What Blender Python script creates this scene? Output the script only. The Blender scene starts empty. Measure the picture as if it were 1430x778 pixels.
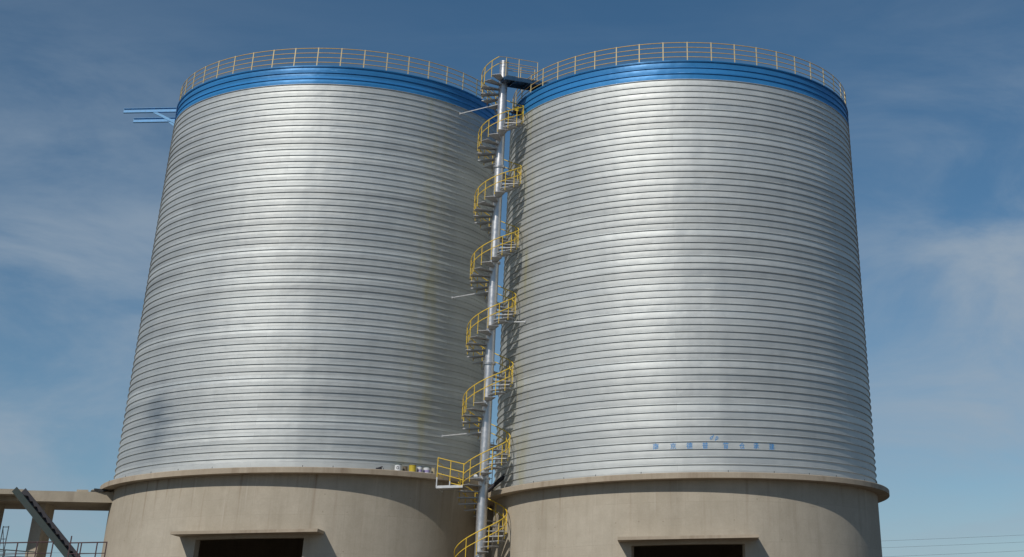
import bpy, math, random
from mathutils import Vector, Matrix
R_ = math.radians
PI = math.pi
random.seed(7)
sc = bpy.context.scene
col = sc.collection

# ---------------------------------------------------------------- camera
cam_d = bpy.data.cameras.new("camera")
cam = bpy.data.objects.new("camera", cam_d)
col.objects.link(cam)
PITCH, ROLL = 0.5326, -0.0195
fw = Vector((0, math.cos(PITCH), math.sin(PITCH)))
up0 = Vector((0, -math.sin(PITCH), math.cos(PITCH)))
rt0 = Vector((1, 0, 0))
rt = rt0 * math.cos(ROLL) + up0 * math.sin(ROLL)
up = up0 * math.cos(ROLL) - rt0 * math.sin(ROLL)
m = Matrix((rt, up, -fw)).transposed().to_4x4()
cam.matrix_world = m
cam_d.sensor_width = 36
cam_d.lens = 1985.609 / 1430 * 36
cam_d.shift_x = (715 - 952.69) / 1430
cam_d.shift_y = (-227.63 - 389) / 1430
cam_d.clip_start = 0.1
cam_d.clip_end = 20000
sc.camera = cam

# ---------------------------------------------------------------- light
SUN_AZ, SUN_EL = 27.0, 37.0          # azimuth left of "straight behind the camera"
sd = Vector((-math.sin(R_(SUN_AZ)) * math.cos(R_(SUN_EL)), -math.cos(R_(SUN_AZ)) * math.cos(R_(SUN_EL)), math.sin(R_(SUN_EL))))
sl = bpy.data.lights.new("sun", 'SUN')
sl.energy = 3.6
sl.angle = R_(0.53)
sl.color = (1.0, 0.94, 0.85)
so = bpy.data.objects.new("sun", sl)
col.objects.link(so)
so.rotation_euler = (-sd).to_track_quat('-Z', 'Y').to_euler()
so.location = (-60, -60, 80)

w = bpy.data.worlds.new("World")
sc.world = w
w.use_nodes = True
N, L = w.node_tree.nodes, w.node_tree.links
N.clear()
wo = N.new('ShaderNodeOutputWorld')
bg = N.new('ShaderNodeBackground')
sky = N.new('ShaderNodeTexSky')
sky.sky_type = 'NISHITA'
sky.sun_disc = False
sky.sun_elevation = R_(SUN_EL)
sky.sun_rotation = math.atan2(sd.x, sd.y)
sky.altitude = 1200
sky.air_density = 1.0
sky.dust_density = 0.5
sky.ozone_density = 3.0
tc = N.new('ShaderNodeTexCoord')
sep = N.new('ShaderNodeSeparateXYZ')
L.new(tc.outputs['Generated'], sep.inputs[0])
def wm(op, a, b=None, c=None):
    n = N.new('ShaderNodeMath'); n.operation = op
    for i, v in enumerate((a, b, c)):
        if v is None: continue
        if hasattr(v, 'is_linked'): L.new(v, n.inputs[i])
        else: n.inputs[i].default_value = v
    return n.outputs[0]
zc = wm('ADD', wm('MAXIMUM', sep.outputs[2], 0.0), 0.16)
cx_ = wm('DIVIDE', sep.outputs[0], zc)
cy_ = wm('DIVIDE', sep.outputs[1], zc)
cmb = N.new('ShaderNodeCombineXYZ')
L.new(cx_, cmb.inputs[0]); L.new(cy_, cmb.inputs[1])
mp = N.new('ShaderNodeMapping')
mp.inputs['Location'].default_value = (3.3, 1.35, 0)
mp.inputs['Rotation'].default_value = (0, 0, R_(24))
mp.inputs['Scale'].default_value = (0.75, 1.15, 1)
L.new(cmb.outputs[0], mp.inputs[0])
n1 = N.new('ShaderNodeTexNoise'); n1.inputs['Scale'].default_value = 1.1; n1.inputs['Detail'].default_value = 9; n1.inputs['Roughness'].default_value = 0.56
n1.inputs['Distortion'].default_value = 0.35
L.new(mp.outputs[0], n1.inputs['Vector'])
n2 = N.new('ShaderNodeTexNoise'); n2.inputs['Scale'].default_value = 4.2; n2.inputs['Detail'].default_value = 8; n2.inputs['Roughness'].default_value = 0.6
mp2 = N.new('ShaderNodeMapping'); mp2.inputs['Scale'].default_value = (0.3, 1.6, 1); mp2.inputs['Rotation'].default_value = (0, 0, R_(-12))
L.new(cmb.outputs[0], mp2.inputs[0]); L.new(mp2.outputs[0], n2.inputs['Vector'])
cr = N.new('ShaderNodeMapRange'); cr.interpolation_type = 'SMOOTHSTEP'
cr.inputs[1].default_value = 0.47; cr.inputs[2].default_value = 0.80
L.new(n1.outputs[0], cr.inputs[0])
cr2 = N.new('ShaderNodeMapRange'); cr2.interpolation_type = 'SMOOTHSTEP'
cr2.inputs[1].default_value = 0.46; cr2.inputs[2].default_value = 0.85; cr2.inputs[4].default_value = 0.55
L.new(n2.outputs[0], cr2.inputs[0])
# cloud banks: soft fibrous veils round a few directions of the sky
n3 = N.new('ShaderNodeTexNoise'); n3.inputs['Scale'].default_value = 5.0; n3.inputs['Detail'].default_value = 10; n3.inputs['Roughness'].default_value = 0.6; n3.inputs['Distortion'].default_value = 0.5
mp3 = N.new('ShaderNodeMapping'); mp3.inputs['Scale'].default_value = (1.0, 1.0, 2.6); mp3.inputs['Rotation'].default_value = (0.1, 0.25, 0)
L.new(tc.outputs['Generated'], mp3.inputs[0]); L.new(mp3.outputs[0], n3.inputs['Vector'])
banks = None
for (dx, dy, dz), wid, amp in (((-0.39, 0.89, 0.232), 0.13, 1.0), ((0.235, 0.945, 0.222), 0.10, 1.0), ((0.20, 0.94, 0.28), 0.12, 0.6),
                               ((0.16, 0.98, 0.125), 0.12, 0.8), ((-0.38, 0.91, 0.12), 0.14, 0.7), ((-0.9, 0.3, 0.3), 0.4, 0.9), ((0.8, -0.3, 0.4), 0.4, 0.8), ((-0.3, -0.9, 0.35), 0.4, 0.8)):
    vd = N.new('ShaderNodeVectorMath'); vd.operation = 'DISTANCE'
    L.new(tc.outputs['Generated'], vd.inputs[0]); vd.inputs[1].default_value = (dx, dy, dz)
    e_ = wm('MULTIPLY', wm('EXPONENT', wm('MULTIPLY', wm('POWER', wm('DIVIDE', vd.outputs['Value'], wid), 2.0), -1.0)), amp)
    banks = e_ if banks is None else wm('ADD', banks, e_)
fb = N.new('ShaderNodeMapRange'); fb.interpolation_type = 'SMOOTHSTEP'; fb.inputs[1].default_value = 0.30; fb.inputs[2].default_value = 0.75
L.new(n3.outputs[0], fb.inputs[0])
low = wm('MULTIPLY', wm('EXPONENT', wm('MULTIPLY', sep.outputs[2], -7.0)), 0.45)
dens = wm('ADD', wm('MULTIPLY', wm('MULTIPLY', banks, fb.outputs[0]), 0.46), wm('MULTIPLY', wm('ADD', wm('MULTIPLY', cr.outputs[0], 0.5), cr2.outputs[0]), 0.13))
dens = wm('MINIMUM', wm('ADD', dens, wm('MULTIPLY', low, wm('ADD', 0.5, fb.outputs[0]))), 0.9)
mixc = N.new('ShaderNodeMix'); mixc.data_type = 'RGBA'
L.new(dens, mixc.inputs['Factor'])
hsv = N.new('ShaderNodeHueSaturation'); hsv.inputs['Saturation'].default_value = 1.18; hsv.inputs['Value'].default_value = 1.0; hsv.inputs['Hue'].default_value = 0.492
L.new(sky.outputs[0], hsv.inputs['Color'])
L.new(hsv.outputs[0], mixc.inputs['A'])
mixc.inputs['B'].default_value = (5.0, 6.1, 7.3, 1)
L.new(mixc.outputs['Result'], bg.inputs[0])
bg.inputs[1].default_value = 0.085
L.new(bg.outputs[0], wo.inputs[0])

vs = sc.view_settings
vs.view_transform = 'Standard'; vs.look = 'None'; vs.gamma = 1; vs.use_curve_mapping = False
vs.exposure = -0.42
sc.render.engine = 'CYCLES'
sc.cycles.max_bounces = 8

# ---------------------------------------------------------------- node material helpers
class Mat:
    def __init__(s, name):
        s.m = bpy.data.materials.new(name); s.m.use_nodes = True
        s.n = s.m.node_tree.nodes; s.l = s.m.node_tree.links
        s.p = s.n['Principled BSDF']
    def new(s, t, **k):
        n = s.n.new(t)
        for a, v in k.items(): setattr(n, a, v)
        return n
    def put(s, v, sock):
        if hasattr(v, 'is_linked'): s.l.new(v, sock)
        else: sock.default_value = v
    def math(s, op, a, b=None, c=None):
        n = s.new('ShaderNodeMath', operation=op)
        for i, v in enumerate((a, b, c)):
            if v is not None: s.put(v, n.inputs[i])
        return n.outputs[0]
    def noise(s, vec, scale, detail=4, rough=0.55, dist=0.0):
        n = s.new('ShaderNodeTexNoise')
        n.inputs['Scale'].default_value = scale; n.inputs['Detail'].default_value = detail
        n.inputs['Roughness'].default_value = rough; n.inputs['Distortion'].default_value = dist
        s.l.new(vec, n.inputs['Vector']); return n.outputs[0]
    def remap(s, v, a, b, c, d):
        n = s.new('ShaderNodeMapRange')
        s.put(v, n.inputs[0])
        for i, x in enumerate((a, b, c, d)): n.inputs[i + 1].default_value = x
        return n.outputs[0]
    def mix(s, f, a, b, mode='MIX'):
        n = s.new('ShaderNodeMix', data_type='RGBA', blend_type=mode)
        s.put(f, n.inputs['Factor'])
        s.put(a if hasattr(a, 'is_linked') else (*a, 1), n.inputs['A'])
        s.put(b if hasattr(b, 'is_linked') else (*b, 1), n.inputs['B'])
        return n.outputs['Result']
    def coord(s, which='Object'):
        return s.new('ShaderNodeTexCoord').outputs[which]
    def mapping(s, vec, scale=(1, 1, 1), loc=(0, 0, 0)):
        n = s.new('ShaderNodeMapping'); n.inputs['Scale'].default_value = scale; n.inputs['Location'].default_value = loc
        s.l.new(vec, n.inputs[0]); return n.outputs[0]
    def bump(s, h, strength, dist):
        n = s.new('ShaderNodeBump'); n.inputs['Strength'].default_value = strength; n.inputs['Distance'].default_value = dist
        s.put(h, n.inputs['Height']); s.l.new(n.outputs[0], s.p.inputs['Normal'])
    def set(s, **k):
        for a, v in k.items():
            key = {'color': 'Base Color', 'rough': 'Roughness', 'metal': 'Metallic', 'spec': 'Specular IOR Level'}[a]
            if a == 'color' and not hasattr(v, 'is_linked'): v = (*v, 1)
            s.put(v, s.p.inputs[key])
        return s

H = 0.3646       # height of one steel strip
def sheet_metal(name, tint, spread, metal, r0, r1, h=H, stain=None, dark_reflection=None):
    M = Mat(name)
    o = M.coord()
    sp = M.new('ShaderNodeSeparateXYZ'); M.l.new(o, sp.inputs[0])
    ang = M.math('ARCTAN2', sp.outputs[1], sp.outputs[0])
    arc = M.math('MULTIPLY', ang, 10.8)
    cb = M.new('ShaderNodeCombineXYZ'); M.l.new(arc, cb.inputs[0]); M.l.new(sp.outputs[2], cb.inputs[1])
    br = M.new('ShaderNodeTexBrick'); M.l.new(cb.outputs[0], br.inputs['Vector'])
    br.inputs['Scale'].default_value = 1; br.inputs['Brick Width'].default_value = 17.3
    br.inputs['Row Height'].default_value = h; br.inputs['Mortar Size'].default_value = 0.008
    br.inputs['Mortar Smooth'].default_value = 0.2; br.offset = 0.37; br.squash = 1
    br.inputs['Color1'].default_value = (0, 0, 0, 1); br.inputs['Color2'].default_value = (1, 1, 1, 1); br.inputs['Mortar'].default_value = (0.5, 0.5, 0.5, 1)
    row = M.math('FLOOR', M.math('DIVIDE', sp.outputs[2], h))
    wn = M.new('ShaderNodeTexWhiteNoise', noise_dimensions='1D'); M.l.new(row, wn.inputs['W'])
    # patches that stop at the strip seams: noise whose z is the strip number
    cb2 = M.new('ShaderNodeCombineXYZ')
    M.l.new(arc, cb2.inputs[0]); M.l.new(M.math('MULTIPLY', row, 1.7), cb2.inputs[1])
    patch = M.noise(M.mapping(cb2.outputs[0], (0.35, 1, 1)), 0.55, 3, 0.5)
    big = M.noise(o, 0.22, 3, 0.5)
    fine = M.noise(M.mapping(o, (1, 1, 2.2)), 3.0, 6, 0.65)
    drip = M.noise(M.mapping(cb.outputs[0], (1.6, 0.12, 1)), 1.0, 5, 0.6)
    v = M.math('ADD', M.math('MULTIPLY', wn.outputs[0], 0.42), M.math('MULTIPLY', patch, 0.55))
    v = M.math('ADD', v, M.math('MULTIPLY', br.outputs[0], 0.22))
    v = M.math('ADD', v, M.math('MULTIPLY', big, 0.45))
    v = M.math('ADD', v, M.math('MULTIPLY', fine, 0.20))
    v = M.math('ADD', v, M.math('MULTIPLY', drip, 0.25))
    f = M.remap(v, 0.65, 1.35, 0, 1)
    c = M.mix(f, tuple(t * (1 - spread) for t in tint), tuple(min(1, t * (1 + spread * 0.6)) for t in tint))
    c = M.mix(M.math('MULTIPLY', br.outputs['Fac'], 0.35), c, tuple(t * 0.45 for t in tint))
    if dark_reflection is not None:     # dark bluish reflection painted into the strip colour, low on one side
        sa, sz = dark_reflection
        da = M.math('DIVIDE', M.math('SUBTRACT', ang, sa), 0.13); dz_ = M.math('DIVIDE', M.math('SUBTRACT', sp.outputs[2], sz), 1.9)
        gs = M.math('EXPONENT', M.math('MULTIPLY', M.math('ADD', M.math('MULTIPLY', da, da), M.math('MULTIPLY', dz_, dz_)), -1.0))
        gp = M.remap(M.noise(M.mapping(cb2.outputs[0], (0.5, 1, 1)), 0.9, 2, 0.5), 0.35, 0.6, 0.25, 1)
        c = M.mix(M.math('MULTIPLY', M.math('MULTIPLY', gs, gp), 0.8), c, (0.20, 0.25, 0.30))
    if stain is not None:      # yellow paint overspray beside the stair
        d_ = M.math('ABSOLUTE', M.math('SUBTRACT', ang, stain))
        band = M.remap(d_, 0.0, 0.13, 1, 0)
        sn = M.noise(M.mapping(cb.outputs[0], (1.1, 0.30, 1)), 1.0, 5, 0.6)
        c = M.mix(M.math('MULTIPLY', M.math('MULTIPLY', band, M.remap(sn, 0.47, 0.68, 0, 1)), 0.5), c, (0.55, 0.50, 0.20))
    M.set(color=c, metal=metal, rough=M.remap(M.math('ADD', M.math('MULTIPLY', fine, 0.4), M.math('MULTIPLY', patch, 0.8)), 0.35, 0.85, r0, r1))
    facet = M.noise(M.mapping(cb.outputs[0], (0.62, 0.035, 1)), 1.0, 2, 0.4)
    soft = M.noise(M.mapping(cb2.outputs[0], (0.5, 1, 1)), 0.9, 2, 0.5)
    hh = M.math('ADD', M.math('MULTIPLY', facet, 0.4), M.math('MULTIPLY', soft, 0.42))
    hh = M.math('ADD', hh, M.math('MULTIPLY', M.noise(o, 1.0, 2, 0.5), 0.18))
    M.bump(M.math('ADD', hh, M.math('MULTIPLY', fine, 0.012)), 1.0, 0.13)
    return M.m

def concrete(name, a, b, dark, streak=0.5, boards=True, runs=False):
    M = Mat(name)
    o = M.coord()
    big = M.noise(o, 0.25, 5, 0.6)
    med = M.noise(o, 1.6, 7, 0.65)
    fine = M.noise(o, 14, 6, 0.7)
    st = M.noise(M.mapping(o, (1.3, 1.3, 0.07)), 1.0, 6, 0.62)
    st2 = M.noise(M.mapping(o, (3.5, 3.5, 0.16)), 1.0, 4, 0.55)
    c = M.mix(M.remap(M.math('ADD', M.math('MULTIPLY', big, 0.5), M.math('MULTIPLY', med, 0.5)), 0.35, 0.68, 0, 1), a, b)
    c = M.mix(M.math('MULTIPLY', M.remap(st, 0.52, 0.78, 0, 1), streak), c, dark)
    c = M.mix(M.math('MULTIPLY', M.remap(st2, 0.6, 0.85, 0, 1), streak * 0.6), c, tuple(min(1, x * 1.35) for x in b))
    c = M.mix(M.remap(fine, 0.3, 0.7, 0.0, 0.18), c, dark)
    hgt = M.math('ADD', M.math('MULTIPLY', fine, 0.25), M.math('MULTIPLY', med, 0.8))
    if boards:
        sp = M.new('ShaderNodeSeparateXYZ'); M.l.new(o, sp.inputs[0])
        zz = M.math('ADD', sp.outputs[2], M.math('MULTIPLY', M.noise(o, 0.7, 2), 0.05))
        fr = M.math('FRACT', M.math('DIVIDE', zz, 0.30))
        ln = M.math('LESS_THAN', fr, 0.06)
        gate = M.remap(M.noise(M.mapping(o, (0.8, 0.8, 3)), 1.0, 4), 0.5, 0.7, 0, 1)
        lf = M.math('MULTIPLY', ln, gate)
        c = M.mix(M.math('MULTIPLY', lf, 0.16), c, dark)
        hgt = M.math('SUBTRACT', hgt, M.math('MULTIPLY', lf, 0.2))
    if runs:
        ang = M.math('ARCTAN2', sp.outputs[1], sp.outputs[0]); arc = M.math('MULTIPLY', ang, 10.9)
        cb = M.new('ShaderNodeCombineXYZ'); M.l.new(arc, cb.inputs[0]); M.l.new(sp.outputs[2], cb.inputs[1])
        br = M.new('ShaderNodeTexBrick'); M.l.new(cb.outputs[0], br.inputs['Vector'])
        br.inputs['Scale'].default_value = 1; br.inputs['Brick Width'].default_value = 2.44; br.inputs['Row Height'].default_value = 1.83
        br.inputs['Mortar Size'].default_value = 0.018; br.inputs['Mortar Smooth'].default_value = 0.6; br.offset = 0.0
        br.inputs['Color1'].default_value = (0.0, 0.0, 0.0, 1); br.inputs['Color2'].default_value = (1, 1, 1, 1)
        c = M.mix(M.math('MULTIPLY', br.outputs['Fac'], M.remap(med, 0.35, 0.65, 0.0, 0.30)), c, dark)
        c = M.mix(M.math('MULTIPLY', br.outputs[0], 0.10), c, dark)
        # run marks that start at the ledge and fade downwards
        top = M.remap(sp.outputs[2], 7.2, 11.0, 0.0, 1.0)
        r1 = M.remap(M.noise(M.mapping(cb.outputs[0], (2.4, 0.10, 1)), 1.0, 4, 0.6), 0.56, 0.72, 0, 1)
        c = M.mix(M.math('MULTIPLY', M.math('MULTIPLY', r1, top), 0.8), c, (0.25, 0.175, 0.115))
        r2 = M.remap(M.noise(M.mapping(cb.outputs[0], (3.1, 0.13, 1), (7, 3, 0)), 1.0, 4, 0.6), 0.60, 0.76, 0, 1)
        c = M.mix(M.math('MULTIPLY', M.math('MULTIPLY', r2, top), 0.8), c, (0.60, 0.56, 0.48))
        # formwork tie marks
        vo = M.new('ShaderNodeTexVoronoi'); vo.inputs['Scale'].default_value = 1.0; vo.inputs['Randomness'].default_value = 0.12
        M.l.new(M.mapping(cb.outputs[0], (0.82, 1.09, 1)), vo.inputs['Vector'])
        c = M.mix(M.math('MULTIPLY', M.math('LESS_THAN', vo.outputs['Distance'], 0.035), 0.45), c, dark)
    M.set(color=c, rough=0.9, spec=0.25)
    M.bump(hgt, 0.6, 0.02)
    return M.m

def paint(name, c, rough=0.45, var=0.25, metal=0.0, rust=0.0):
    M = Mat(name)
    o = M.coord()
    n = M.noise(o, 5, 5, 0.6)
    cc = M.mix(M.remap(n, 0.3, 0.7, 0, 1), tuple(x * (1 - var) for x in c), tuple(min(1, x * (1 + var * 0.4)) for x in c))
    if rust:
        cc = M.mix(M.math('MULTIPLY', M.remap(M.noise(o, 11, 6, 0.7), 0.55, 0.7, 0, 1), rust), cc, (0.12, 0.055, 0.03))
    M.set(color=cc, rough=M.remap(n, 0.3, 0.7, rough * 0.8, min(1, rough * 1.25)), metal=metal)
    return M.m

M_GALV = sheet_metal('galvanised_strip', (0.61, 0.635, 0.63), 0.22, 0.55, 0.48, 0.66, stain=R_(-44), dark_reflection=(R_(-127), 14.2))
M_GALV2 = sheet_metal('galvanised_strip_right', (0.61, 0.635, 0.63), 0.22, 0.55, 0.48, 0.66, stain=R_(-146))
M_BLUE = sheet_metal('blue_strip', (0.045, 0.26, 0.58), 0.32, 0.2, 0.30, 0.42)
M_CONC = concrete('silo_concrete', (0.45, 0.40, 0.32), (0.56, 0.505, 0.415), (0.22, 0.185, 0.135), 0.30, True, True)
M_LEDGE = concrete('ledge_concrete', (0.40, 0.34, 0.26), (0.52, 0.445, 0.345), (0.20, 0.13, 0.085), 0.6, False)
M_DECK = concrete('deck_concrete', (0.41, 0.36, 0.28), (0.52, 0.46, 0.365), (0.20, 0.15, 0.115), 0.5)
M_YEL = paint('yellow_paint', (0.88, 0.60, 0.05), 0.5, 0.2, 0, 0.12)
M_POST = paint('pale_yellow_paint', (0.72, 0.60, 0.34), 0.5, 0.2, 0, 0.15)
M_RAILY = paint('ochre_rail_paint', (0.68, 0.45, 0.13), 0.5, 0.25, 0, 0.2)
M_PIPE = paint('silver_paint', (0.60, 0.60, 0.61), 0.36, 0.14, 0.75)
M_TREAD = paint('tread_steel', (0.46, 0.465, 0.47), 0.5, 0.3, 0.3, 0.1)
M_DKBLUE = paint('dark_blue_paint', (0.03, 0.085, 0.17), 0.45, 0.2)
M_LTBLUE = paint('light_blue_paint', (0.15, 0.42, 0.74), 0.45, 0.2)
M_ROOF = paint('roof_steel', (0.42, 0.45, 0.48), 0.45, 0.2, 0.7)
M_LETTER = paint('letter_blue', (0.07, 0.30, 0.66), 0.6, 0.15)
M_STRG = paint('grey_green_steel', (0.022, 0.040, 0.038), 0.6, 0.3, 0, 0.15)
M_STRD = paint('dark_steel', (0.025, 0.025, 0.035), 0.6, 0.3, 0, 0.25)
M_RED = paint('red_oxide', (0.075, 0.035, 0.04), 0.65, 0.3, 0, 0.3)
M_BLACK = paint('black_bits', (0.02, 0.02, 0.02), 0.7)
M_WHITE = paint('white_paint', (0.72, 0.74, 0.76), 0.45, 0.12)
M_PALE = paint('pale_steel', (0.62, 0.63, 0.64), 0.4, 0.15, 0.3)

# ---------------------------------------------------------------- mesh helpers
class MB:
    def __init__(s): s.v, s.f, s.sm = [], [], []
    def add(s, vs, fs, smooth=False):
        b = len(s.v); s.v += [tuple(x) for x in vs]
        for f in fs: s.f.append(tuple(i + b for i in f)); s.sm.append(smooth)
    def box(s, c, size, rz=0):
        c = Vector(c); hx, hy, hz = (k / 2 for k in size)
        rot = Matrix.Rotation(rz, 3, 'Z')
        vs = [c + rot @ Vector((x * hx, y * hy, z * hz)) for x in (-1, 1) for y in (-1, 1) for z in (-1, 1)]
        s.add(vs, [(0, 1, 3, 2), (4, 6, 7, 5), (0, 4, 5, 1), (2, 3, 7, 6), (0, 2, 6, 4), (1, 5, 7, 3)])
    def bar(s, a, b, wd, ht, upv=(0, 0, 1)):
        a, b = Vector(a), Vector(b); d = (b - a).normalized(); u = Vector(upv)
        if abs(d.dot(u)) > 0.99: u = Vector((0, 1, 0))
        x = d.cross(u).normalized() * wd / 2; y = x.cross(d).normalized() * ht / 2
        vs = [p + i * x + j * y for p in (a, b) for i, j in ((-1, -1), (1, -1), (1, 1), (-1, 1))]
        s.add(vs, [(3, 2, 1, 0), (4, 5, 6, 7), (0, 1, 5, 4), (1, 2, 6, 5), (2, 3, 7, 6), (3, 0, 4, 7)])
    def ibeam(s, a, b, wd, ht, t=0.02):
        a, b = Vector(a), Vector(b); z = Vector((0, 0, 1))
        s.bar(a + z * (ht / 2 - t / 2), b + z * (ht / 2 - t / 2), wd, t)
        s.bar(a - z * (ht / 2 - t / 2), b - z * (ht / 2 - t / 2), wd, t)
        s.bar(a, b, t, ht - 2 * t - 0.004)
    def tube(s, pts, r, seg=8, closed=False):
        pts = [Vector(p) for p in pts]; n = len(pts); rings = []
        ref = Vector((0, 0, 1))
        for i, p in enumerate(pts):
            if closed: d = pts[(i + 1) % n] - pts[i - 1]
            else: d = pts[min(i + 1, n - 1)] - pts[max(i - 1, 0)]
            d.normalize()
            rf = ref if abs(d.dot(ref)) < 0.95 else Vector((1, 0, 0))
            x = d.cross(rf).normalized(); y = d.cross(x)
            rr = r[i] if isinstance(r, (list, tuple)) else r
            rings.append([p + rr * (math.cos(2 * PI * k / seg) * x + math.sin(2 * PI * k / seg) * y) for k in range(seg)])
        vs = [q for ring in rings for q in ring]; fs = []
        for i in range(n if closed else n - 1):
            j = (i + 1) % n
            for k in range(seg):
                k2 = (k + 1) % seg
                fs.append((i * seg + k, i * seg + k2, j * seg + k2, j * seg + k))
        s.add(vs, fs, True)
        if not closed:
            s.add(rings[0], [tuple(range(seg))]); s.add(rings[-1], [tuple(range(seg))[::-1]])
    def lathe(s, prof, c=(0, 0, 0), seg=32, smooth=True):
        # each profile span gets its own ring pair: crisp edges between spans, smooth round
        c = Vector(c)
        for (r0, z0), (r1, z1) in zip(prof[:-1], prof[1:]):
            vs = [c + Vector((r * math.cos(2 * PI * k / seg), r * math.sin(2 * PI * k / seg), z)) for r, z in ((r0, z0), (r1, z1)) for k in range(seg)]
            s.add(vs, [(k, (k + 1) % seg, seg + (k + 1) % seg, seg + k) for k in range(seg)], smooth)
    def prism(s, poly, z0, z1):
        n = len(poly)
        vs = [(x, y, z0) for x, y in poly] + [(x, y, z1) for x, y in poly]
        s.add(vs, [tuple(range(n))[::-1], tuple(range(n, 2 * n))] + [(i, (i + 1) % n, n + (i + 1) % n, n + i) for i in range(n)])
    def build(s, name, mat, parent=None, loc=None):
        me = bpy.data.meshes.new(name)
        off = Vector(loc) if loc else Vector((0, 0, 0))
        me.from_pydata([tuple(Vector(v) - off) for v in s.v] if loc else s.v, [], s.f)
        me.polygons.foreach_set('use_smooth', s.sm)
        me.materials.append(mat); me.update()
        o = bpy.data.objects.new(name, me); col.objects.link(o)
        if loc: o.location = loc
        if parent: o.parent = parent
        return o
def tag(o, label=None, cat=None, group=None, kind=None):
    if label: o['label'] = label
    if cat: o['category'] = cat
    if group: o['group'] = group
    if kind: o['kind'] = kind
    return o
def empty(name, loc, label, cat, group=None, rz=0):
    o = bpy.data.objects.new(name, None); col.objects.link(o)
    o.location = loc; o.rotation_euler = (0, 0, rz); o.empty_display_size = 0.5
    return tag(o, label, cat, group)
def copy_under(src, parent, rz=None, loc=None):
    c = src.copy(); col.objects.link(c); c.parent = parent
    if rz is not None: c.rotation_euler = (0, 0, rz)
    if loc is not None: c.location = loc
    return c

# ---------------------------------------------------------------- the setting
GZ = -1.6
M = Mat('dry_soil')
o_ = M.coord()
M.set(color=M.mix(M.remap(M.noise(o_, 0.08, 8, 0.65), 0.35, 0.65, 0, 1), (0.105, 0.082, 0.058), (0.165, 0.132, 0.098)), rough=0.95)
M.bump(M.noise(o_, 1.5, 8, 0.7), 0.8, 0.1)
g = MB()
nr = 48
rad = [0, 60, 140, 400, 1500, 8000]
for a, b in zip(rad[:-1], rad[1:]):
    vs_ = [(r * math.cos(2 * PI * k / nr), 60 + r * math.sin(2 * PI * k / nr), GZ) for r in (a, b) for k in range(nr)]
    g.add(vs_, [(k, nr + k, nr + (k + 1) % nr, (k + 1) % nr) for k in range(nr)])
tag(g.build('ground', M.m), kind='structure')

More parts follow.
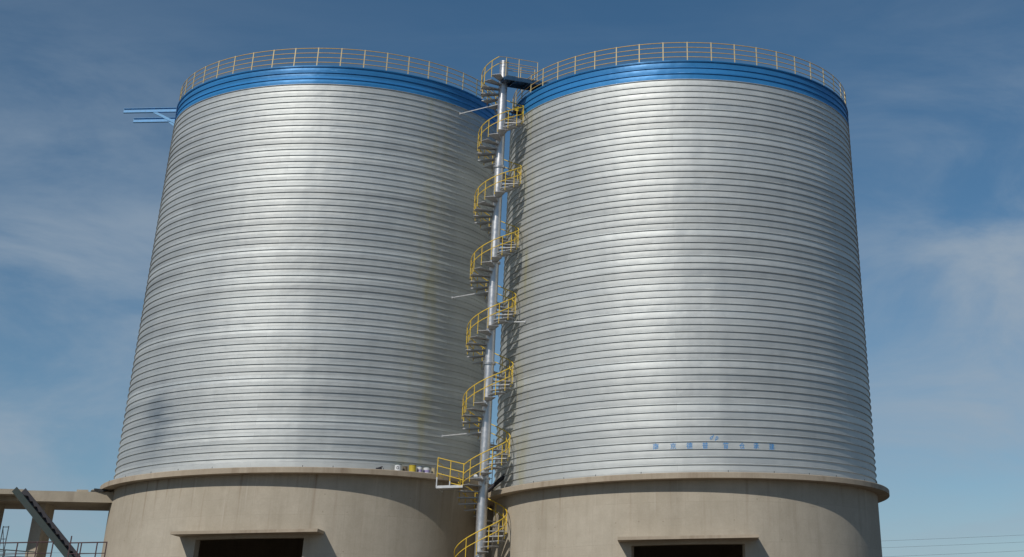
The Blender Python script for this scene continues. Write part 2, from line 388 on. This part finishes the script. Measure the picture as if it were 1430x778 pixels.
# ---------------------------------------------------------------- silos
def make_silo(cx, cy, R, zl, ztop, name_label, post_phase, doors, shell, can, n_posts=48):
    """local origin on the ground at the silo's axis; zl = ledge top, ztop = rim"""
    root = empty('grain_silo', (cx, cy, GZ), name_label, 'silo', 'galvanised silos standing side by side')
    Z = lambda z: z - GZ
    # concrete ring wall with a doorway
    a0, a1, dz = doors
    seg = 200; t = 0.45; ro = R + 0.02
    zt = zl - 0.27 - 0.003
    angs = sorted(set([-PI + 2 * PI * k / seg for k in range(seg)] + [a0, a1]))
    angs = [a for a in angs if min(abs(a - a0), abs(a - a1)) > 0.006 or a in (a0, a1)]
    mb = MB(); n = len(angs)
    def P(a, r, z): return (r * math.cos(a), r * math.sin(a), Z(z))
    for i in range(n):
        a, b = angs[i], angs[(i + 1) % n]
        mid = a + ((b - a) % (2 * PI)) / 2
        hole = a0 < mid < a1
        zb = dz if hole else GZ + 0.002
        mb.add([P(a, ro, zb), P(b, ro, zb), P(b, ro, zt), P(a, ro, zt)], [(0, 1, 2, 3)], True)
        mb.add([P(a, ro - t, zb), P(b, ro - t, zb), P(b, ro - t, zt), P(a, ro - t, zt)], [(3, 2, 1, 0)], True)
        mb.add([P(a, ro, zt), P(b, ro, zt), P(b, ro - t, zt), P(a, ro - t, zt)], [(0, 1, 2, 3)])
        if hole: mb.add([P(a, ro, zb), P(b, ro, zb), P(b, ro - t, zb), P(a, ro - t, zb)], [(3, 2, 1, 0)])
    for a in (a0, a1):
        mb.add([P(a, ro, GZ + 0.002), P(a, ro, dz), P(a, ro - t, dz), P(a, ro - t, GZ + 0.002)], [(0, 1, 2, 3)])
    wall = mb.build('concrete_wall', M_CONC, root)
    wm_ = bpy.context  # weld so the smooth shading is continuous
    import bmesh
    bm = bmesh.new(); bm.from_mesh(wall.data); bmesh.ops.remove_doubles(bm, verts=bm.verts, dist=0.0005)
    for e in bm.edges:
        if len(e.link_faces) == 2 and e.calc_face_angle(0) > 0.6: e.smooth = False
    bm.to_mesh(wall.data); bm.free()
    # canopy over the doorway (canted slab with two small side returns above the opening)
    cb = MB()
    hw, dep, zc0 = can
    am = (a0 + a1) / 2
    nrm = Vector((math.cos(am), math.sin(am), 0)); tan = Vector((-nrm.y, nrm.x, 0))
    cosr = math.sqrt(ro * ro - hw * hw)
    npt = 14; poly = []
    for k in range(npt + 1):
        s_ = -hw + 2 * hw * k / npt
        d_ = math.sqrt(ro * ro - s_ * s_) - 0.05
        q = nrm * d_ + tan * s_; poly.append((q.x, q.y))
    for s_ in (hw, -hw):
        q = nrm * (ro + dep) + tan * s_; poly.append((q.x, q.y))
    cb.prism(poly[::-1], Z(zc0), Z(zc0 + 0.14))
    cb.build('door_canopy', M_LEDGE, root)
    # ring ledge
    lb = MB()
    lb.lathe([(0.02, Z(zl) - 0.27), (R + 0.70, Z(zl) - 0.27), (R + 0.70, Z(zl) - 0.03), (R + 0.67, Z(zl)), (0.02, Z(zl))], seg=200)
    lb.build('ring_ledge', M_LEDGE, root)
    # anchor pins on the ledge
    pin = MB(); pin.tube([(R + 0.5, 0, Z(zl) - 0.02), (R + 0.5, 0, Z(zl) + 0.10)], 0.015, 6)
    p0 = pin.build('anchor_pin', M_STRD, root)
    for k in range(1, 32):
        if k % 7 == 3: continue
        copy_under(p0, root, 2 * PI * k / 32 + random.uniform(-0.03, 0.03))
    # steel strips with folded seams
    def strips(k0, k1, zref):
        s = MB(); sg = 240
        for k in range(k0, k1):
            z0 = Z(ztop - (k + 1) * H); z1 = z0 + H
            if k == 60: z0 = Z(zl) - 0.01
            f = 0.030
            body = [(R, z0), (R + 0.006, z0 + (z1 - z0) * 0.3), (R + 0.006, z0 + (z1 - z0) * 0.6), (R, z1 - f)]
            vs = [(r * math.cos(2 * PI * j / sg), r * math.sin(2 * PI * j / sg), z) for r, z in body for j in range(sg)]
            s.add(vs, [(i * sg + j, i * sg + (j + 1) % sg, (i + 1) * sg + (j + 1) % sg, (i + 1) * sg + j) for i in range(3) for j in range(sg)], True)
            s.lathe([(R, z1 - f), (R + 0.062, z1 - f + 0.004), (R + 0.062, z1 - 0.008), (R, z1)], seg=sg)
        return s
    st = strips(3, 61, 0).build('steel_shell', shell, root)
    bl = strips(0, 3, 0)
    bl.lathe([(R, Z(ztop)), (R + 0.075, Z(ztop) + 0.01), (R + 0.075, Z(ztop) + 0.06), (R - 0.12, Z(ztop) + 0.06), (R - 0.12, Z(ztop) - 0.05)], seg=240)
    bl.build('blue_rim_band', M_BLUE, root)
    rf = MB(); rf.lathe([(R - 0.1, Z(ztop) + 0.0), (R * 0.5, Z(ztop) + 0.6), (1.0, Z(ztop) + 1.1), (0.01, Z(ztop) + 1.12)], seg=96)
    rf.build('roof', M_ROOF, root)
    # guard rail round the rim
    rr = R - 0.02
    gr = MB()
    for h, r in ((1.20, 0.025), (0.90, 0.023), (0.60, 0.023), (0.30, 0.023)):
        gr.tube([(rr * math.cos(2 * PI * k / 144), rr * math.sin(2 * PI * k / 144), Z(ztop) + h) for k in range(144)], r, 6, True)
    gro = gr.build('guard_rail', M_RAILY, root)
    pb = MB(); pb.box((rr + 0.01, 0, Z(ztop) + 0.06 + 0.59), (0.03, 0.06, 1.18)); pb.box((rr - 0.005, 0, Z(ztop) + 0.65), (0.05, 0.012, 1.18))
    p = pb.build('rail_post', M_POST, gro)
    p.rotation_euler = (0, 0, post_phase)
    for k in range(1, n_posts): copy_under(p, gro, post_phase + 2 * PI * k / n_posts)
    return root

S1 = (-23.07, 91.80, 10.663)
S2 = (-0.535, 89.92, 10.952)
def ang_at(S, x):   # front angle of the silo at world x
    return -math.acos(max(-1, min(1, (x - S[0]) / S[2])))
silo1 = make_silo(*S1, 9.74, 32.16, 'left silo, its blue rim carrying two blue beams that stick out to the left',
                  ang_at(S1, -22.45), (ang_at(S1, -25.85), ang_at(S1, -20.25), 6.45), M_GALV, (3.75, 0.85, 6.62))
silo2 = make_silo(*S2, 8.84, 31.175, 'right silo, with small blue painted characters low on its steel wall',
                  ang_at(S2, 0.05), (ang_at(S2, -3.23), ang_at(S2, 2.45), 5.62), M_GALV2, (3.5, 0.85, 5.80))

# lettering on the right silo (wrapped on the steel wall)
def wrap_text(txt, size, xc, zc, S, name, parent, shear=0.0):
    cu = bpy.data.curves.new(name, 'FONT'); cu.body = txt; cu.size = size; cu.align_x = 'CENTER'; cu.align_y = 'CENTER'
    cu.shear = shear; cu.offset = 0.002
    to = bpy.data.objects.new(name + '_src', cu); col.objects.link(to)
    bpy.context.view_layer.update()
    dg = bpy.context.evaluated_depsgraph_get()
    me = bpy.data.meshes.new_from_object(to.evaluated_get(dg))
    bpy.data.objects.remove(to)
    ac = ang_at(S, xc); rad_ = S[2] + 0.014
    ys = [v.co.y for v in me.vertices]; xs = [v.co.x for v in me.vertices]; oy = (max(ys) + min(ys)) / 2; ox = (max(xs) + min(xs)) / 2
    for v in me.vertices: v.co.y -= oy; v.co.x -= ox
    vs = [(rad_ * math.cos(ac + v.co.x / rad_), rad_ * math.sin(ac + v.co.x / rad_), zc - GZ + v.co.y) for v in me.vertices]
    fs = [tuple(pl.vertices) for pl in me.polygons]
    bpy.data.meshes.remove(me)
    return vs, fs
for ch, px in zip('南京德普筒仓承建', (916, 940, 962.5, 984.3, 1013, 1035.7, 1055.5, 1077.6)):
    lt = MB(); lt.add(*wrap_text(ch, 0.33, -1.97 + (px - 916) * 0.03719, 10.165, S2, 'lettering', silo2))
    lt.build('painted_character', M_LETTER, silo2)
lt = MB()
lt.add(*wrap_text('d', 0.32, 0.93, 10.575, S2, 'mark', silo2, 0.5)); lt.add(*wrap_text('p', 0.32, 1.17, 10.49, S2, 'mark', silo2, 0.3))
lt.build('painted_mark', M_LETTER, silo2)

# cantilever beams on the left silo
bk = empty('cantilever_bracket', (-33.7, 91.0, 32.0), 'two light blue steel beams jutting left from the rim of the left silo', 'bracket')
def wpart(mb, name, mat, par):   # build in world coordinates under an unrotated parent
    o = mb.build(name, mat, par); o.location = -par.location
    return o
def w_beam(y, xl, xr, xk, z, nm):
    b = MB(); b.ibeam((xl, y, z), (xr, y, z), 0.20, 0.30); wpart(b, 'steel_beam', M_LTBLUE, bk)
    b = MB(); b.bar((xk, y + 0.0, z - 0.13), (xr + 0.05, y, z - 1.0), 0.15, 0.15); wpart(b, 'knee_brace', M_LTBLUE, bk)
w_beam(90.0, -37.35, -33.60, -35.3, 33.22 - 1.15 + 0.75, 0)
w_beam(91.9, -37.35, -33.75, -34.9, 33.22 - 1.15 + 0.75, 0)
b = MB(); b.bar((-33.78, 89.9, 32.82), (-33.78, 92.0, 32.82), 0.12, 0.2); wpart(b, 'tie_beam', M_LTBLUE, bk)

# concrete wall closing the gap between the two bases
b = MB(); b.box((-12.1, 91.3, (8.565 + GZ) / 2), (1.0, 0.5, 8.565 - GZ))
tag(b.build('gap_wall', M_CONC), 'narrow concrete wall closing the gap between the bases of the two silos', 'wall')

# ---------------------------------------------------------------- spiral stair
PX, PY = -11.45, 84.0
SR = 1.36
PITCHZ = 3.80
ZR = 6.55               # tread height at the right-hand side (angle 0)
NT = 14
stair = empty('spiral_staircase', (PX, PY, GZ), 'tall spiral staircase with yellow handrails winding up a silver pipe between the silos', 'staircase')
def LZ(z): return z - GZ
pp = MB()
pr = 0.275
pp.tube([(0, 0, LZ(GZ) + 0.002), (0, 0, LZ(8.6))], 0.29, 28)
pp.tube([(0, 0, LZ(8.6)), (0, 0, LZ(33.3))], pr, 28)
pp.lathe([(pr, LZ(33.3)), (pr + 0.02, LZ(33.3)), (pr + 0.02, LZ(33.36)), (0.01, LZ(33.38))], seg=28)
for z in (32.55, 32.95): pp.lathe([(pr, LZ(z)), (pr + 0.012, LZ(z)), (pr + 0.012, LZ(z) + 0.03), (pr, LZ(z) + 0.03)], seg=28)
pp.build('centre_pipe', M_PIPE, stair)
fl = MB()
fl.lathe([(0.25, -0.05), (0.36, -0.05), (0.36, -0.008), (0.25, -0.008)], seg=24)
fl.lathe([(0.25, 0.008), (0.36, 0.008), (0.36, 0.05), (0.25, 0.05)], seg=24)
for k in range(8):
    a = 2 * PI * k / 8; fl.tube([(0.33 * math.cos(a), 0.33 * math.sin(a), -0.08), (0.33 * math.cos(a), 0.33 * math.sin(a), 0.08)], 0.016, 6)
f0 = fl.build('pipe_flange', M_PIPE, stair); f0.location = (0, 0, LZ(9.35))
for z in (15.3, 20.9, 26.6): copy_under(f0, stair, 0.3, (0, 0, LZ(z)))
# pale lifting lugs on the flange (visible at the front)
lg = MB()
lg.tube([(-0.40, -0.16, LZ(9.45)), (-0.40, -0.30, LZ(9.45))], 0.11, 14)
l0 = lg.build('lifting_lug', M_WHITE, stair)
copy_under(l0, stair, None, (0.42, 0.02, 11.3 - 0.02 - 0.0 + 0.2))
copy_under(l0, stair, 1.7, (0.0, 0.0, -0.28))

def zth(a): return ZR + PITCHZ * a / (2 * PI)     # tread height at angle a (radians, counter-clockwise)
a_top = 2 * PI * 6 + R_(264)
a_bot = 2 * PI * (GZ + 0.15 - ZR) / PITCHZ
stepa = 2 * PI / NT
tb = MB()
wdt = stepa * 0.52
pts_o = [(SR * math.cos(t), SR * math.sin(t)) for t in [(-wdt) + 2 * wdt * k / 4 for k in range(5)]]
poly = [(0.25, -0.14)] + pts_o + [(0.25, 0.14)]
tb.prism(poly, -0.022, 0.0)
for i_, j_ in ((0, 1), (5, 6)):
    (ax, ay), (bx, by) = poly[i_], poly[j_]
    tb.bar((ax, ay, -0.035), (bx, by, -0.035), 0.02, 0.025)
treads = []
k_top = int((a_top) / stepa)
allk = [k for k in range(int(a_bot / stepa) + 1, k_top + 1)]
vis = allk[-100:]
t0 = None
for k in vis:
    a = k * stepa
    if t0 is None:
        t0 = tb.build('stair_tread', M_TREAD, stair); o = t0
    else: o = copy_under(t0, stair)
    o.location = (0, 0, LZ(zth(a))); o.rotation_euler = (0, 0, a)
low = MB()
for k in allk[:-100]:
    a = k * stepa; rot = Matrix.Rotation(a, 3, 'Z')
    low.add([rot @ Vector(v) + Vector((0, 0, LZ(zth(a)))) for v in tb.v], tb.f)
tag(low.build('lower_treads', M_TREAD, stair), kind='stuff')
# handrails: broken at the landing
RH = 1.05
LAND_A = -R_(128)       # handrail angle where the landing opens (turn that ends at +10.35)
def helix(a, h, r=SR - 0.02): return (r * math.cos(a), r * math.sin(a), LZ(zth(a) + h))
rl = MB()
seg_open = (2 * PI - R_(168), 2 * PI - R_(135))    # opening of the landing
def run(aa, bb, h, r):
    n = max(6, int((bb - aa) / R_(6)))
    rl.tube([helix(aa + (bb - aa) * i / n, h) for i in range(n + 1)], r, 8)
for h, r in ((RH, 0.027), (0.60, 0.023)):
    run(a_bot + 0.6, seg_open[0], h, r)
    run(seg_open[1], a_top, h, r)
rail_o = rl.build('stair_handrail', M_YEL, stair)
bp = MB(); bp.tube([(SR - 0.02, 0, -0.03), (SR - 0.02, 0, RH)], 0.022, 6)
p0 = None
for k in vis:
    a = k * stepa + 0.5 * stepa
    if a > a_top or seg_open[0] < a < seg_open[1]: continue
    if p0 is None: p0 = bp.build('baluster', M_YEL, rail_o); o = p0
    else: o = copy_under(p0, rail_o)
    o.location = (0, 0, LZ(zth(a))); o.rotation_euler = (0, 0, a)
# bracing bars out to the silos
def brace(p, q):
    b_ = MB(); p = Vector(p); q = Vector(q)
    b_.bar(p, q, 0.04, 0.05); b_.box(q, (0.03, 0.13, 0.13))
    o = b_.build('wall_brace', M_PALE, stair); o.location = -stair.location
def onsilo(S, x, d=0.04): return (x, S[1] - math.sqrt((S[2] + d) ** 2 - (x - S[0]) ** 2))
for z0, z1, S, x in ((19.3, 19.42, S1, -14.1), (11.72, 11.82, S1, -14.15), (30.6, 30.62, S1, -14.3), (17.55, 17.45, S2, -9.45)):
    q = onsilo(S, x)
    brace((PX + (-0.2 if x < PX else 0.2), PY, z0), (q[0], q[1], z1))
# landing at ledge level of the left silo
LDZ = 8.97
ld = MB()
ax, bx_ = -13.85 - PX, -12.42 - PX
ay, by_ = 83.06 - PY, 85.3 - PY
ld.prism([(ax, ay + 0.12), (bx_, ay), (bx_ + 0.1, 0.7), (ax, by_ - 0.05)], LZ(LDZ) - 0.03, LZ(LDZ))
ld.bar((ax, ay + 0.12, LZ(LDZ) - 0.08), (bx_, ay, LZ(LDZ) - 0.08), 0.05, 0.10)
ld.bar((ax, ay + 0.15, LZ(LDZ) - 0.08), (ax, by_, LZ(LDZ) - 0.08), 0.05, 0.10)
ld.bar((ax, ay + 0.12, LZ(LDZ) - 0.1), (ax, ay + 0.12, LZ(LDZ) + 0.42), 0.06, 0.06)
ld.bar(((ax + bx_) / 2, ay + 0.06, LZ(LDZ) - 0.04), ((ax + bx_) / 2, ay + 0.06, LZ(LDZ) + 0.2), 0.06, 0.06)
lo = ld.build('landing', M_PALE, stair)
lr = MB()
A = Vector((ax, ay + 0.12, LZ(LDZ))); B = Vector((bx_, ay, LZ(LDZ)))
hx = Vector(helix(seg_open[1], 0)); hx.z = 0
for hA, hB in ((1.38, 1.03), (0.98, 0.62), (0.62, 0.24)):
    lr.tube([A + Vector((0, 0, hA)), B + Vector((0, 0, hB))], 0.021, 8)
lr.tube([(A + B) / 2 + Vector((0, 0, 0.12)), B + Vector((0, 0, -0.05))], 0.019, 8)
ca = seg_open[1]
lr.tube([helix(ca + R_(70) * i / 8, 0.20) for i in range(9)], 0.018, 8)
lr.tube([(A.x, A.y, A.z + 1.18), (ax, by_ - 0.1, A.z + 1.18)], 0.02, 8)
lr.tube([(A.x, A.y, A.z + 0.6), (ax, by_ - 0.1, A.z + 0.6)], 0.02, 8)
lro = lr.build('landing_rail', M_YEL, lo)
for q, hq in ((A, 1.4), ((A + B) / 2, 1.22), (B, 1.06)):
    b_ = MB(); b_.tube([q + Vector((0, 0, -0.05)), q + Vector((0, 0, hq))], 0.024, 8)
    b_.build('landing_post', M_YEL, lo)
# top platform bridging to the right silo
TPZ = 32.12
u = Vector((S2[0] - PX, S2[1] - PY, 0)).normalized(); n_ = Vector((u.y, -u.x, 0))
def tp(a, b, z): q = u * a + n_ * b; return (q.x, q.y, LZ(z))
tpm = MB()
tpm.prism([tp(a, b, 0)[:2] for a, b in ((-0.22, 0.92), (-0.22, -0.30), (3.1, -0.30), (3.1, 0.92))][::1], LZ(TPZ) - 0.05, LZ(TPZ))
for b0 in (0.90, -0.28): tpm.bar(tp(-0.22, b0, TPZ - 0.15), tp(3.1, b0, TPZ - 0.15), 0.06, 0.196)
tpm.bar(tp(-0.20, -0.25, TPZ - 0.15), tp(-0.20, 0.87, TPZ - 0.15), 0.05, 0.19)
for a in (0.5, 1.4, 2.3): tpm.bar(tp(a, -0.24, TPZ - 0.14), tp(a, 0.86, TPZ - 0.14), 0.05, 0.16)
tpm.bar(tp(2.6, 0.3, TPZ - 0.26), tp(2.6, 0.3, TPZ - 0.72), 0.1, 0.1)
tpo = tpm.build('top_platform', M_DKBLUE, stair)
tr = MB()
def rb(a, b, h): return Vector(tp(a, b, TPZ + h))
for h in (1.2, 0.85, 0.5):
    tr.tube([rb(-0.20, 0.90, h), rb(1.9, 0.90, h)], 0.019, 8)
    tr.tube([rb(0.3, -0.28, h), rb(2.2, -0.28, h)], 0.019, 8)
for h, hh_ in ((1.2, RH), (0.85, 0.60)):
    tr.tube([rb(-0.20, 0.90, h), Vector(helix(a_top, hh_))], 0.019, 8)
tro = tr.build('platform_rail', M_RAILY, tpo)
for a, b_ in ((-0.20, 0.90), (0.65, 0.90), (1.9, 0.90), (0.3, -0.28), (1.25, -0.28), (2.2, -0.28)):
    q = MB(); q.tube([rb(a, b_, -0.1), rb(a, b_, 1.2)], 0.024, 8); q.build('platform_post', M_POST, tro)
# yellow gearbox-like drum on a small bracket plate beside the stair near the top
dk = MB(); dk.box((0.95, 0.75, LZ(30.28)), (0.8, 0.5, 0.05), 0.5); dk.bar((0.2, 0.15, LZ(30.22)), (1.0, 0.8, LZ(30.22)), 0.07, 0.08)
dk.build('bracket_plate', M_STRD, stair)
yb = MB(); yb.lathe([(0.01, 0), (0.13, 0), (0.15, 0.27), (0.16, 0.27), (0.16, 0.31), (0.01, 0.31)], (PX + 0.85, PY + 0.68, 30.308), 20)
tag(yb.build('paint_bucket', M_YEL), 'yellow bucket standing beside the spiral stair just under the top platform', 'bucket')

# ---------------------------------------------------------------- things on the ledges
ledge = 9.741
def on_ledge(px_deg_x, d=0.40):
    a = -math.acos((px_deg_x - S1[0]) / (S1[2] + d)); return (S1[0] + (S1[2] + d) * math.cos(a), S1[1] + (S1[2] + d) * math.sin(a), ledge)
def can_(x, r, h, body, lid, label, band=None, mark=False, d=0.42):
    p = on_ledge(x, d)
    root = empty('paint_can', p, label, 'paint can', 'paint cans in a row on the left ledge')
    b_ = MB(); b_.lathe([(0.01, 0), (r, 0), (r, h * 0.9), (r * 0.97, h * 0.92), (r * 0.97, h * 0.93), (0.01, h * 0.93)], seg=24); b_.build('can_body', body, root)
    b_ = MB(); b_.lathe([(r * 0.96, h * 0.935), (r * 1.04, h * 0.935), (r * 1.04, h), (0.01, h)], seg=24); b_.build('lid', lid, root)
    if band:
        b_ = MB(); b_.lathe([(r + 0.003, h * 0.12), (r + 0.003, h * 0.5)], seg=24); b_.build('paper_band', band, root)
    if mark:
        b_ = MB(); b_.tube([((r + 0.006) * math.cos(R_(-88 + 0.9 * t_)), (r + 0.006) * math.sin(R_(-88 + 0.9 * t_)), h * 0.45 + z_ * h) for t_, z_ in
                  [(18, .16), (0, .2), (-16, .12), (-20, 0), (-16, -.12), (0, -.2), (18, -.14), (20, 0), (6, 0)]], 0.013, 6); b_.build('printed_mark', M_BLACK, root)
M_GREEN = paint('green_lid', (0.04, 0.12, 0.09), 0.5)
M_CANB = paint('blue_lid', (0.05, 0.16, 0.38), 0.5)
M_CANY = paint('can_yellow', (0.60, 0.46, 0.04), 0.5, 0.2)
M_CANG = paint('can_brown', (0.16, 0.13, 0.09), 0.6)
M_BEIGE = paint('beige_card', (0.50, 0.43, 0.28), 0.8)
M_PURP = paint('lilac_band', (0.35, 0.30, 0.55), 0.5)
can_(-16.00, 0.18, 0.32, M_WHITE, M_GREEN, 'white paint can with a dark round mark, farthest left of the row on the ledge', None, True)
can_(-15.70, 0.13, 0.26, M_CANG, M_CANG, 'dull brown can wedged between the white can with a mark and the yellow can', d=0.30)
can_(-15.33, 0.19, 0.34, M_CANY, M_CANY, 'all yellow paint can on the concrete ledge')
can_(-15.00, 0.14, 0.31, M_WHITE, M_CANB, 'narrow white can with a blue lid, right of the yellow can', M_PURP)
can_(-14.67, 0.18, 0.31, M_WHITE, M_GREEN, 'wide white can with a dark green lid and lilac band near the stair landing', M_PURP)
can_(-14.36, 0.11, 0.31, M_BEIGE, M_BEIGE, 'slim beige tin at the right end of the row of cans, nearest the stair')
b = MB(); p = on_ledge(-16.9, 0.42)
b.box((p[0], p[1], p[2] + 0.05), (0.3, 0.14, 0.09), 0.4); b.tube([(p[0] - 0.1, p[1], p[2] + 0.07), (p[0] + 0.18, p[1] + 0.06, p[2] + 0.16)], 0.03, 8)
tag(b.build('scrap_block', M_STRD), 'small dark block of scrap lying on the ledge left of the paint cans', 'scrap')

# dark pipe leaning from the right ledge against the silo wall
b = MB(); b.tube([(-11.35, 85.55, 8.95), (-10.35, 85.40, 9.75)], 0.11, 14); b.lathe([(0.06, 0), (0.115, 0), (0.115, 0.02)], (-10.35, 85.4, 9.75), 14)
tag(b.build('leaning_pipe', M_STRD), 'short dark steel pipe leaning on the right silo ledge behind the stair', 'pipe')
# ladder in the gap
b = MB()
for x in (-12.12, -11.72): b.bar((x, 89.6, 8.4), (x, 89.6, 12.1), 0.035, 0.035)
lad = empty('steel_ladder', (-11.92, 89.6, 8.4), 'narrow dark ladder standing in the gap between the silos', 'ladder')
o = b.build('ladder_side', M_STRD, lad); o.location = -lad.location
for i in range(11):
    b = MB(); b.bar((-12.10, 89.6, 8.7 + i * 0.32), (-11.74, 89.6, 8.7 + i * 0.32), 0.03, 0.03)
    o = b.build('rung', M_STRD, lad); o.location = -lad.location
b = MB(); b.box((-11.92, 89.9, 11.62), (0.93, 0.2, 0.16))
tag(b.build('cross_beam', M_STRD), 'short dark beam wedged across the gap between the two steel walls', 'beam')

# ---------------------------------------------------------------- elevated concrete deck on the left
deck = empty('concrete_deck', (-36.5, 88.0, GZ), 'raised concrete deck on square columns joining the left silo base', 'deck')
def dpart(mb, nm, mat=None):
    o = mb.build(nm, mat or M_DECK, deck); o.location = -deck.location; return o
du = Vector((-0.926, -0.377, 0)); dn = Vector((-du.y, du.x, 0)) * -1   # dn points back (+y)
if dn.y < 0: dn = -dn
F0 = Vector((-32.2, 86.75, 0))
zt_ = 9.33; zb_ = 8.80
def dp(a, b): q = F0 + du * a + dn * b; return (q.x, q.y)
b = MB(); b.prism([dp(-0.3, 0), dp(9.5, 0), dp(9.5, 4.6), dp(-0.6, 4.6)][::-1], zb_, zt_); dpart(b, 'deck_slab')
b = MB()
b.prism([dp(4.9, -1.0), dp(9.5, -1.0), dp(9.5, -0.003), dp(4.9, -0.003)][::-1], zt_ - 0.30, zt_ - 0.05); dpart(b, 'side_slab')
def colm(x, y, sx, sy, z1, rz):
    b = MB(); b.box((x, y, (z1 + GZ) / 2), (sx, sy, z1 - GZ), rz); dpart(b, 'column')
colm(-36.3, 87.0, 0.62, 1.30, zb_ - 0.003, R_(0))
colm(-38.75, 86.1, 0.80, 1.0, zb_ - 0.003, R_(0))
colm(-41.2, 88.6, 0.80, 1.0, zb_ - 0.003, R_(0))
# bits lying on the deck
b = MB(); q = dp(1.9, 0.35); b.box((q[0], q[1], zt_ + 0.06), (0.6, 0.4, 0.10), R_(20)); q = dp(1.35, 0.35); b.box((q[0], q[1], zt_ + 0.07), (0.16, 0.3, 0.14), R_(20))
tag(b.build('slab_offcut', M_DECK), 'pale flat concrete offcut lying on the edge of the raised deck', 'slab')
b = MB(); q = dp(1.15, 0.1)
b.bar((q[0] - 0.15, q[1], zt_ + 0.14), (q[0] + 0.5, q[1] + 0.1, zt_ + 0.08), 0.3, 0.08); b.bar((q[0] - 0.3, q[1] - 0.05, zt_ + 0.04), (q[0] + 0.4, q[1], zt_ + 0.04), 0.2, 0.07)
tag(b.build('scrap_board', M_BLACK), 'black bent board lying on the deck where it meets the left silo', 'board')

# steep steel stair down from the deck
st = empty('steel_stair', (-34.2, 82.7, 5.0), 'steep grey green steel stair running down from the raised deck at lower left', 'staircase')
T0, T1 = Vector((-36.4, 82.9, 9.17)), Vector((-32.0, 82.9, 5.1))
d_ = (T1 - T0)
for dy, mt, oo in ((0, M_STRG, Vector((0, 0, 0))), (0.85, M_STRD, Vector((0.12, 0, 0.02)))):  # rear stringer's darker colour paints in the shade on its underside
    b = MB(); b.bar(T0 + Vector((0, dy, 0)) + oo, T1 + Vector((0, dy, 0)) + oo, 0.07, 0.30, (0, 0, 1))
    o = b.build('stringer', mt, st); o.location = -st.location
nst = 15
for i in range(1, nst):
    q = T0 + d_ * i / nst + Vector((0.05, 0.475, 0.0))
    b = MB(); b.box(q, (0.24, 0.86, 0.035)); o = b.build('stair_tread', M_STRD, st); o.location = -st.location
# low platform with red railing, below the frame edge
pf = empty('steel_platform', (-33.0, 80.5, GZ), 'low steel platform with dark red railing in front of the left silo base', 'platform')
def ppart(mb, nm, mat): o = mb.build(nm, mat, pf); o.location = -pf.location; return o
b = MB(); b.box((-34.0, 80.6, 4.95), (11.0, 3.2, 0.12)); ppart(b, 'platform_deck', M_STRG)
for x, y in ((-39, 79.3), (-34, 79.3), (-29, 79.3), (-39, 81.9), (-34, 81.9), (-29, 81.9)):
    b = MB(); b.bar((x, y, GZ), (x, y, 4.88), 0.2, 0.2); ppart(b, 'platform_leg', M_STRG)
b = MB()
b.tube([(-39.0, 80.0, 6.36), (-32.6, 80.0, 6.36)], 0.028, 8); b.tube([(-39.0, 80.0, 5.85), (-32.6, 80.0, 5.85)], 0.02, 8)
b.tube([(-31.8, 80.0, 6.30), (-29.85, 80.0, 6.30)], 0.028, 8); b.tube([(-31.8, 80.0, 5.8), (-29.85, 80.0, 5.8)], 0.02, 8)
rr_ = ppart(b, 'railing', M_RED)
for x, zt in ((-38.2, 6.37), (-36.2, 6.37), (-34.4, 6.37), (-33.4, 6.37), (-32.6, 6.37), (-31.72, 6.62), (-31.3, 6.3), (-31.15, 6.3), (-30.35, 6.3), (-29.87, 6.3)):
    b = MB(); b.bar((x, 80.0, 5.013), (x, 80.0, zt), 0.05, 0.05); o = b.build('railing_post', M_RED, rr_)
b = MB()
b.tube([(-39.0, 81.9, 6.45), (-34.2, 81.9, 6.05)], 0.025, 8); b.tube([(-39.0, 81.9, 6.1), (-34.2, 81.9, 5.8)], 0.02, 8)
rr2 = ppart(b, 'back_railing', M_STRG)
for x in (-38.4, -37, -35.8, -34.6):
    b = MB(); b.bar((x, 81.9, 5.013), (x, 81.9, 6.05 + (-34.2 - x) * 0.083), 0.04, 0.04); b.build('railing_post', M_STRG, rr2)

# pale scaffold frame at the far left edge
sf = MB()
for x in (-38.35, -38.05):
    sf.bar((x, 86.9, GZ), (x, 86.9, 7.75), 0.04, 0.04)
for i in range(8): sf.bar((-38.35, 86.9, 7.7 - i * 0.6), (-38.05, 86.9, 7.7 - i * 0.6), 0.035, 0.035)
for i in range(4): sf.bar((-38.35, 86.86, 7.7 - i * 1.2), (-38.05, 86.86, 6.5 - i * 1.2), 0.03, 0.03)
tag(sf.build('scaffold_frame', M_PALE), 'pale scaffold frame standing beside the leftmost deck column', 'scaffold')

# far power lines with their poles (poles stand outside the picture)
pl = empty('power_line', (-150, 230, GZ), 'thin power cables strung low across the sky behind the silos', 'power line')
M_CABLE = paint('cable', (0.05, 0.05, 0.05), 0.6)
def sagc(z, sag, y):
    return [(-150 + 260 * i / 40, y, z - sag * (1 - (2 * i / 40 - 1) ** 2)) for i in range(41)]
for z, sg, y in ((18.9, 3.0, 230), (17.9, 2.8, 230.9), (16.9, 3.1, 229.5)):
    b = MB(); b.tube(sagc(z, sg, y), 0.013, 5); o = b.build('cable', M_CABLE, pl); o.location = -pl.location
for x in (-150, 110):
    b = MB(); b.tube([(x, 230, GZ), (x, 230, 19.4)], [0.22, 0.14], 12); b.bar((x, 229.2, 18.8), (x, 231.2, 18.8), 0.1, 0.1); b.bar((x, 229.2, 16.8), (x, 231.2, 16.8), 0.1, 0.1)
    o = b.build('pole', M_DECK, pl); o.location = -pl.location
